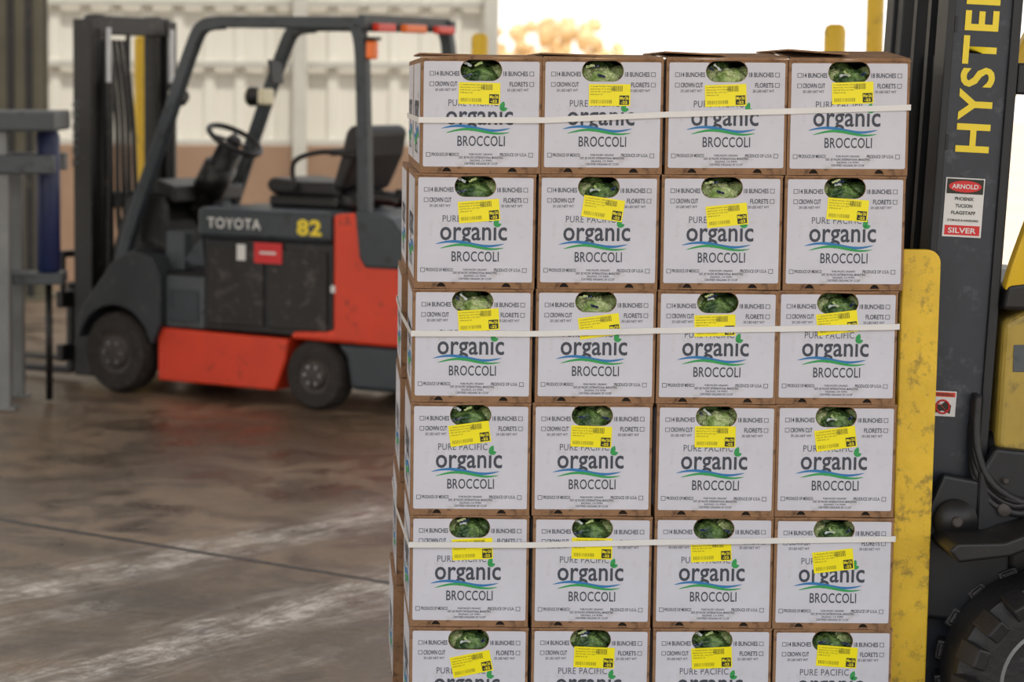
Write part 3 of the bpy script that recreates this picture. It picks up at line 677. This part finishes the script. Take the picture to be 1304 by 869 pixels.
# ------------------------------------------------------------ building
def floor_mat():
    m = bpy.data.materials.new('worn_concrete'); m.use_nodes = True
    nt = m.node_tree; N = nt.nodes; L = nt.links; p = N['Principled BSDF']
    geo = N.new('ShaderNodeNewGeometry'); pos = geo.outputs['Position']
    def nz(scale, detail=6, rough=.6, vec=None, dist=0):
        n = N.new('ShaderNodeTexNoise'); n.inputs['Scale'].default_value = scale; n.inputs['Detail'].default_value = detail
        n.inputs['Roughness'].default_value = rough; n.inputs['Distortion'].default_value = dist
        L.new(vec or pos, n.inputs['Vector']); return n.outputs['Fac']
    def mth(op, a, b=None, c=None):
        n = N.new('ShaderNodeMath'); n.operation = op
        for i, x in enumerate((a, b, c)):
            if x is None: continue
            if isinstance(x, (int, float)): n.inputs[i].default_value = x
            else: L.new(x, n.inputs[i])
        return n.outputs[0]
    def ss(x, a, b, lo=0., hi=1.):
        n = N.new('ShaderNodeMapRange'); n.interpolation_type = 'SMOOTHSTEP'; L.new(x, n.inputs[0])
        n.inputs[1].default_value = a; n.inputs[2].default_value = b; n.inputs[3].default_value = lo; n.inputs[4].default_value = hi
        return n.outputs[0]
    def mix(f, a, b):
        n = N.new('ShaderNodeMix'); n.data_type = 'RGBA'
        if isinstance(f, float): n.inputs[0].default_value = f
        else: L.new(f, n.inputs[0])
        for i, x in ((6, a), (7, b)):
            if isinstance(x, tuple): n.inputs[i].default_value = x
            else: L.new(x, n.inputs[i])
        return n.outputs[2]
    sep = N.new('ShaderNodeSeparateXYZ'); L.new(pos, sep.inputs[0]); X, Y = sep.outputs[0], sep.outputs[1]
    def lin(ax, ay, bx, by):
        d = Vector((bx-ax, by-ay)); ln = d.length; d.normalize(); n = Vector((-d.y, d.x))
        across = mth('ADD', mth('ADD', mth('MULTIPLY', X, n.x), mth('MULTIPLY', Y, n.y)), -(ax*n.x+ay*n.y))
        along = mth('ADD', mth('ADD', mth('MULTIPLY', X, d.x), mth('MULTIPLY', Y, d.y)), -(ax*d.x+ay*d.y))
        return across, along, ln
    big = nz(.7, 5, .6); med = nz(3.0, 8, .65, dist=.6); fine = nz(26, 8, .8)
    c = mix(ss(big, .35, .65), C(92,76,60), C(132,112,92))
    c = mix(ss(med, .42, .66), c, C(78,64,51))
    c = mix(ss(fine, .5, .70, 0, .6), c, C(158,140,119))
    blot = nz(1.6, 8, .7, dist=1.2)
    c = mix(ss(blot, .54, .62, 0, .55), c, C(54,45,37))
    mask = None
    for (ax, ay, bx, by, w, amt) in ((-.95,7.0,.45,8.95,.13,.85),(-1.5,7.95,.55,10.45,.14,.72),(-.3,7.15,.1,7.7,.05,.3),(-1.35,7.55,-.75,8.3,.10,.35),(-.05,8.0,.35,8.45,.09,.5)):
        ac, al, ln = lin(ax, ay, bx, by)
        cb = N.new('ShaderNodeCombineXYZ'); L.new(mth('MULTIPLY', al, 1.0), cb.inputs[0]); L.new(mth('MULTIPLY', ac, 5.0), cb.inputs[1])
        streak = nz(2.2, 9, .78, vec=cb.outputs[0], dist=.5); wob = nz(3.2, 8, .7)
        dist = mth('ADD', mth('ABSOLUTE', ac), mth('MULTIPLY', mth('SUBTRACT', wob, .5), .55))
        k = mth('MULTIPLY', ss(dist, w*.55, w*1.3, 1, 0), ss(streak, .40, .62, .12, 1.0))
        k = mth('MULTIPLY', k, ss(nz(9, 9, .82), .38, .58, .15, 1.0))
        k = mth('MULTIPLY', k, mth('MULTIPLY', ss(al, -.3, .1), ss(al, ln-.2, ln+.2, 1, 0)))
        k = mth('MULTIPLY', k, amt)
        # soft scuffed halo around the paint
        hal = mth('MULTIPLY', ss(dist, w*1.0, w*2.4, .28*amt, 0), ss(streak, .42, .6, 0, 1))
        hal = mth('MULTIPLY', hal, mth('MULTIPLY', ss(al, -.3, .1), ss(al, ln-.2, ln+.2, 1, 0)))
        k = mth('MAXIMUM', k, hal)
        mask = k if mask is None else mth('MAXIMUM', mask, k)
    c = mix(mask, c, C(240,236,232))
    ac, al, ln = lin(-1.21, 9.68, .2, 8.58)
    dd = mth('ADD', mth('ABSOLUTE', ac), mth('MULTIPLY', mth('SUBTRACT', nz(14, 4), .5), .022))
    crack = ss(dd, .014, .030, 1, 0)
    c = mix(crack, c, C(24,20,17))
    L.new(c, p.inputs['Base Color'])
    rg = ss(med, .35, .7, .50, .26); L.new(rg, p.inputs['Roughness'])
    bp = N.new('ShaderNodeBump'); bp.inputs['Strength'].default_value = .4; bp.inputs['Distance'].default_value = .012
    h = mth('SUBTRACT', mth('ADD', mth('MULTIPLY', fine, .25), mth('MULTIPLY', med, .5)), crack)
    L.new(h, bp.inputs['Height']); L.new(bp.outputs['Normal'], p.inputs['Normal'])
    return m
box('floor', (-14,-5,-.15), (12,23,0), floor_mat(), None, 0)
box('ground', (-90,-60,-.40), (120,160,-.152), M['dirt'], None, 0)

WY = 22.0
box('wall_back', (-14,WY,0), (1.42,WY+.2,1.25), M['wallb'], None, .01)
bm = bmesh.new(); x = -14.0; prev = None
prof = [(0,0),(.16,0),(.19,.035),(.25,.035),(.28,0)]
while x < 1.40:
    for dx, dy in prof:
        xx = min(x+dx, 1.40); a = bm.verts.new((xx, WY+.10-dy, 1.25)); b = bm.verts.new((xx, WY+.10-dy, 6.4))
        if prev and (a.co-prev[0].co).length > 1e-5: bm.faces.new((prev[0], a, b, prev[1]))
        prev = (a, b)
    x += .28
o = from_bm('wall_back_cladding', bm, None, M['wallw']); o.modifiers.new('s','SOLIDIFY').thickness = .01
o.parent = bpy.data.objects['wall_back']; 
for i, z in enumerate((1.24,1.95,2.50,3.4)): box('trim_%d'%(i+1), (-14,WY+.01,z), (1.42,WY+.05,z+.06), M['girt'], bpy.data.objects['wall_back'], .005)
for i, x in enumerate((-6.4,-3.4,-.42,1.30)): box('wall_column_%d'%(i+1), (x,WY-.10,0), (x+.13,WY-.005,6.4), M['girt'], bpy.data.objects['wall_back'], .01)
cb = empty('steel_column', (-2.68, 20.2, 0))
box('flange_front', (-.24,-.20,0), (.24,-.16,5.6), M['colst'], cb, .006); box('flange_back', (-.24,.16,0), (.24,.20,5.6), M['colst'], cb, .006)
box('web', (-.02,-.16,0), (.02,.16,5.6), M['colst'], cb, 0); box('base_plate', (-.3,-.27,0), (.3,.27,.03), M['colst'], cb, .004)
for i in range(3): box('guide_rail_%d'%(i+1), (-.20+i*.15,-.235,0), (-.14+i*.15,-.202,5.6), M['blk'], cb, .004)
cl = box('unseen_ceiling', (-14,1.5,5.6), (9,17.6,5.75), M['ceil'], None, 0)  # unseen roof, its span shaped to shade the dock and sun the wall
for i, y in enumerate((2.5,6.5,10.5,14.5)): box('trim_beam_%d'%(i+1), (-14,y-.1,5.3), (9,y+.1,5.6), M['colst'], cl, .01)

def tree(x, y, h, seed):
    rnd = random.Random(seed); T = empty('desert_tree', (x, y, -.15))
    sweep('trunk', curvepts([(0,0,0),(.1,0,h*.25),(-.05,.1,h*.5),(.1,0,h*.7)]), .28, .28, M['bark'], T, n=10)
    for i in range(4):
        a = rnd.uniform(0,6.28); sweep('branch_%d'%(i+1), [(0,0,h*(.3+.1*i)),(math.cos(a)*h*.3,math.sin(a)*h*.3,h*(.6+.08*i))], .1, .1, M['bark'], T, n=8)
    bm = bmesh.new()
    for i in range(60):
        c0 = Vector((rnd.gauss(0,h*.26), rnd.gauss(0,h*.2), h*rnd.uniform(.45,.98))); g = bmesh.ops.create_icosphere(bm, subdivisions=2, radius=1)
        rr = h*rnd.uniform(.03,.07)
        for q in g['verts']:
            d = q.co.normalized(); q.co = c0 + d*rr*(1+.5*noise.noise(d*3+c0))
    from_bm('foliage', bm, T, M['leaf'])
tree(4.9, 60, 3.6, 1); tree(6.3, 66, 3.3, 2); tree(4.2, 72, 3.1, 3)

# ------------------------------------------------------------ light
w = bpy.data.worlds.new('World'); scene.world = w; w.use_nodes = True
N = w.node_tree.nodes; L = w.node_tree.links; bg = N['Background']
tc = N.new('ShaderNodeTexCoord'); sp = N.new('ShaderNodeSeparateXYZ'); L.new(tc.outputs['Generated'], sp.inputs[0])
rp = N.new('ShaderNodeValToRGB'); L.new(sp.outputs[2], rp.inputs['Fac'])
rp.color_ramp.elements[0].position = 0.0; rp.color_ramp.elements[0].color = (1.0,.95,.87,1)
rp.color_ramp.elements[1].position = .6; rp.color_ramp.elements[1].color = (.88,.92,1.0,1)
L.new(rp.outputs['Color'], bg.inputs['Color']); bg.inputs['Strength'].default_value = 1.68
sun = bpy.data.lights.new('sun', 'SUN'); sun.energy = 3.4; sun.angle = math.radians(4); sun.color = (1,.95,.86)
so = bpy.data.objects.new('sun', sun); COL.objects.link(so); so.location = (0,0,20); so.rotation_euler = (math.radians(22), math.radians(4), 0)
def area(name, loc, rot, sx, sy, e, col=(1,1,1)):
    l = bpy.data.lights.new(name, 'AREA'); l.shape = 'RECTANGLE'; l.size = sx; l.size_y = sy; l.energy = e; l.color = col
    o = bpy.data.objects.new(name, l); COL.objects.link(o); o.location = loc; o.rotation_euler = rot
area('added_fill_light', (-1.5,10.5,5.2), (0,0,0), 3, 6, 100, (1,.93,.84))  # added fill lamp under the roof, not a fitting of the dock

# ------------------------------------------------------------ camera
cam = bpy.data.cameras.new('camera'); co = bpy.data.objects.new('camera', cam); COL.objects.link(co)
cam.sensor_width = 36; cam.lens = 85; cam.shift_x = (652-430)/1304.0
co.matrix_world = Matrix.Translation((0,0,1.78)) @ Matrix.Rotation(math.radians(84), 4, 'X') @ Matrix.Rotation(math.radians(.34), 4, 'Z')
cam.dof.use_dof = True; cam.dof.focus_distance = 6.08; cam.dof.aperture_fstop = 3.8
cam.clip_end = 400
scene.camera = co
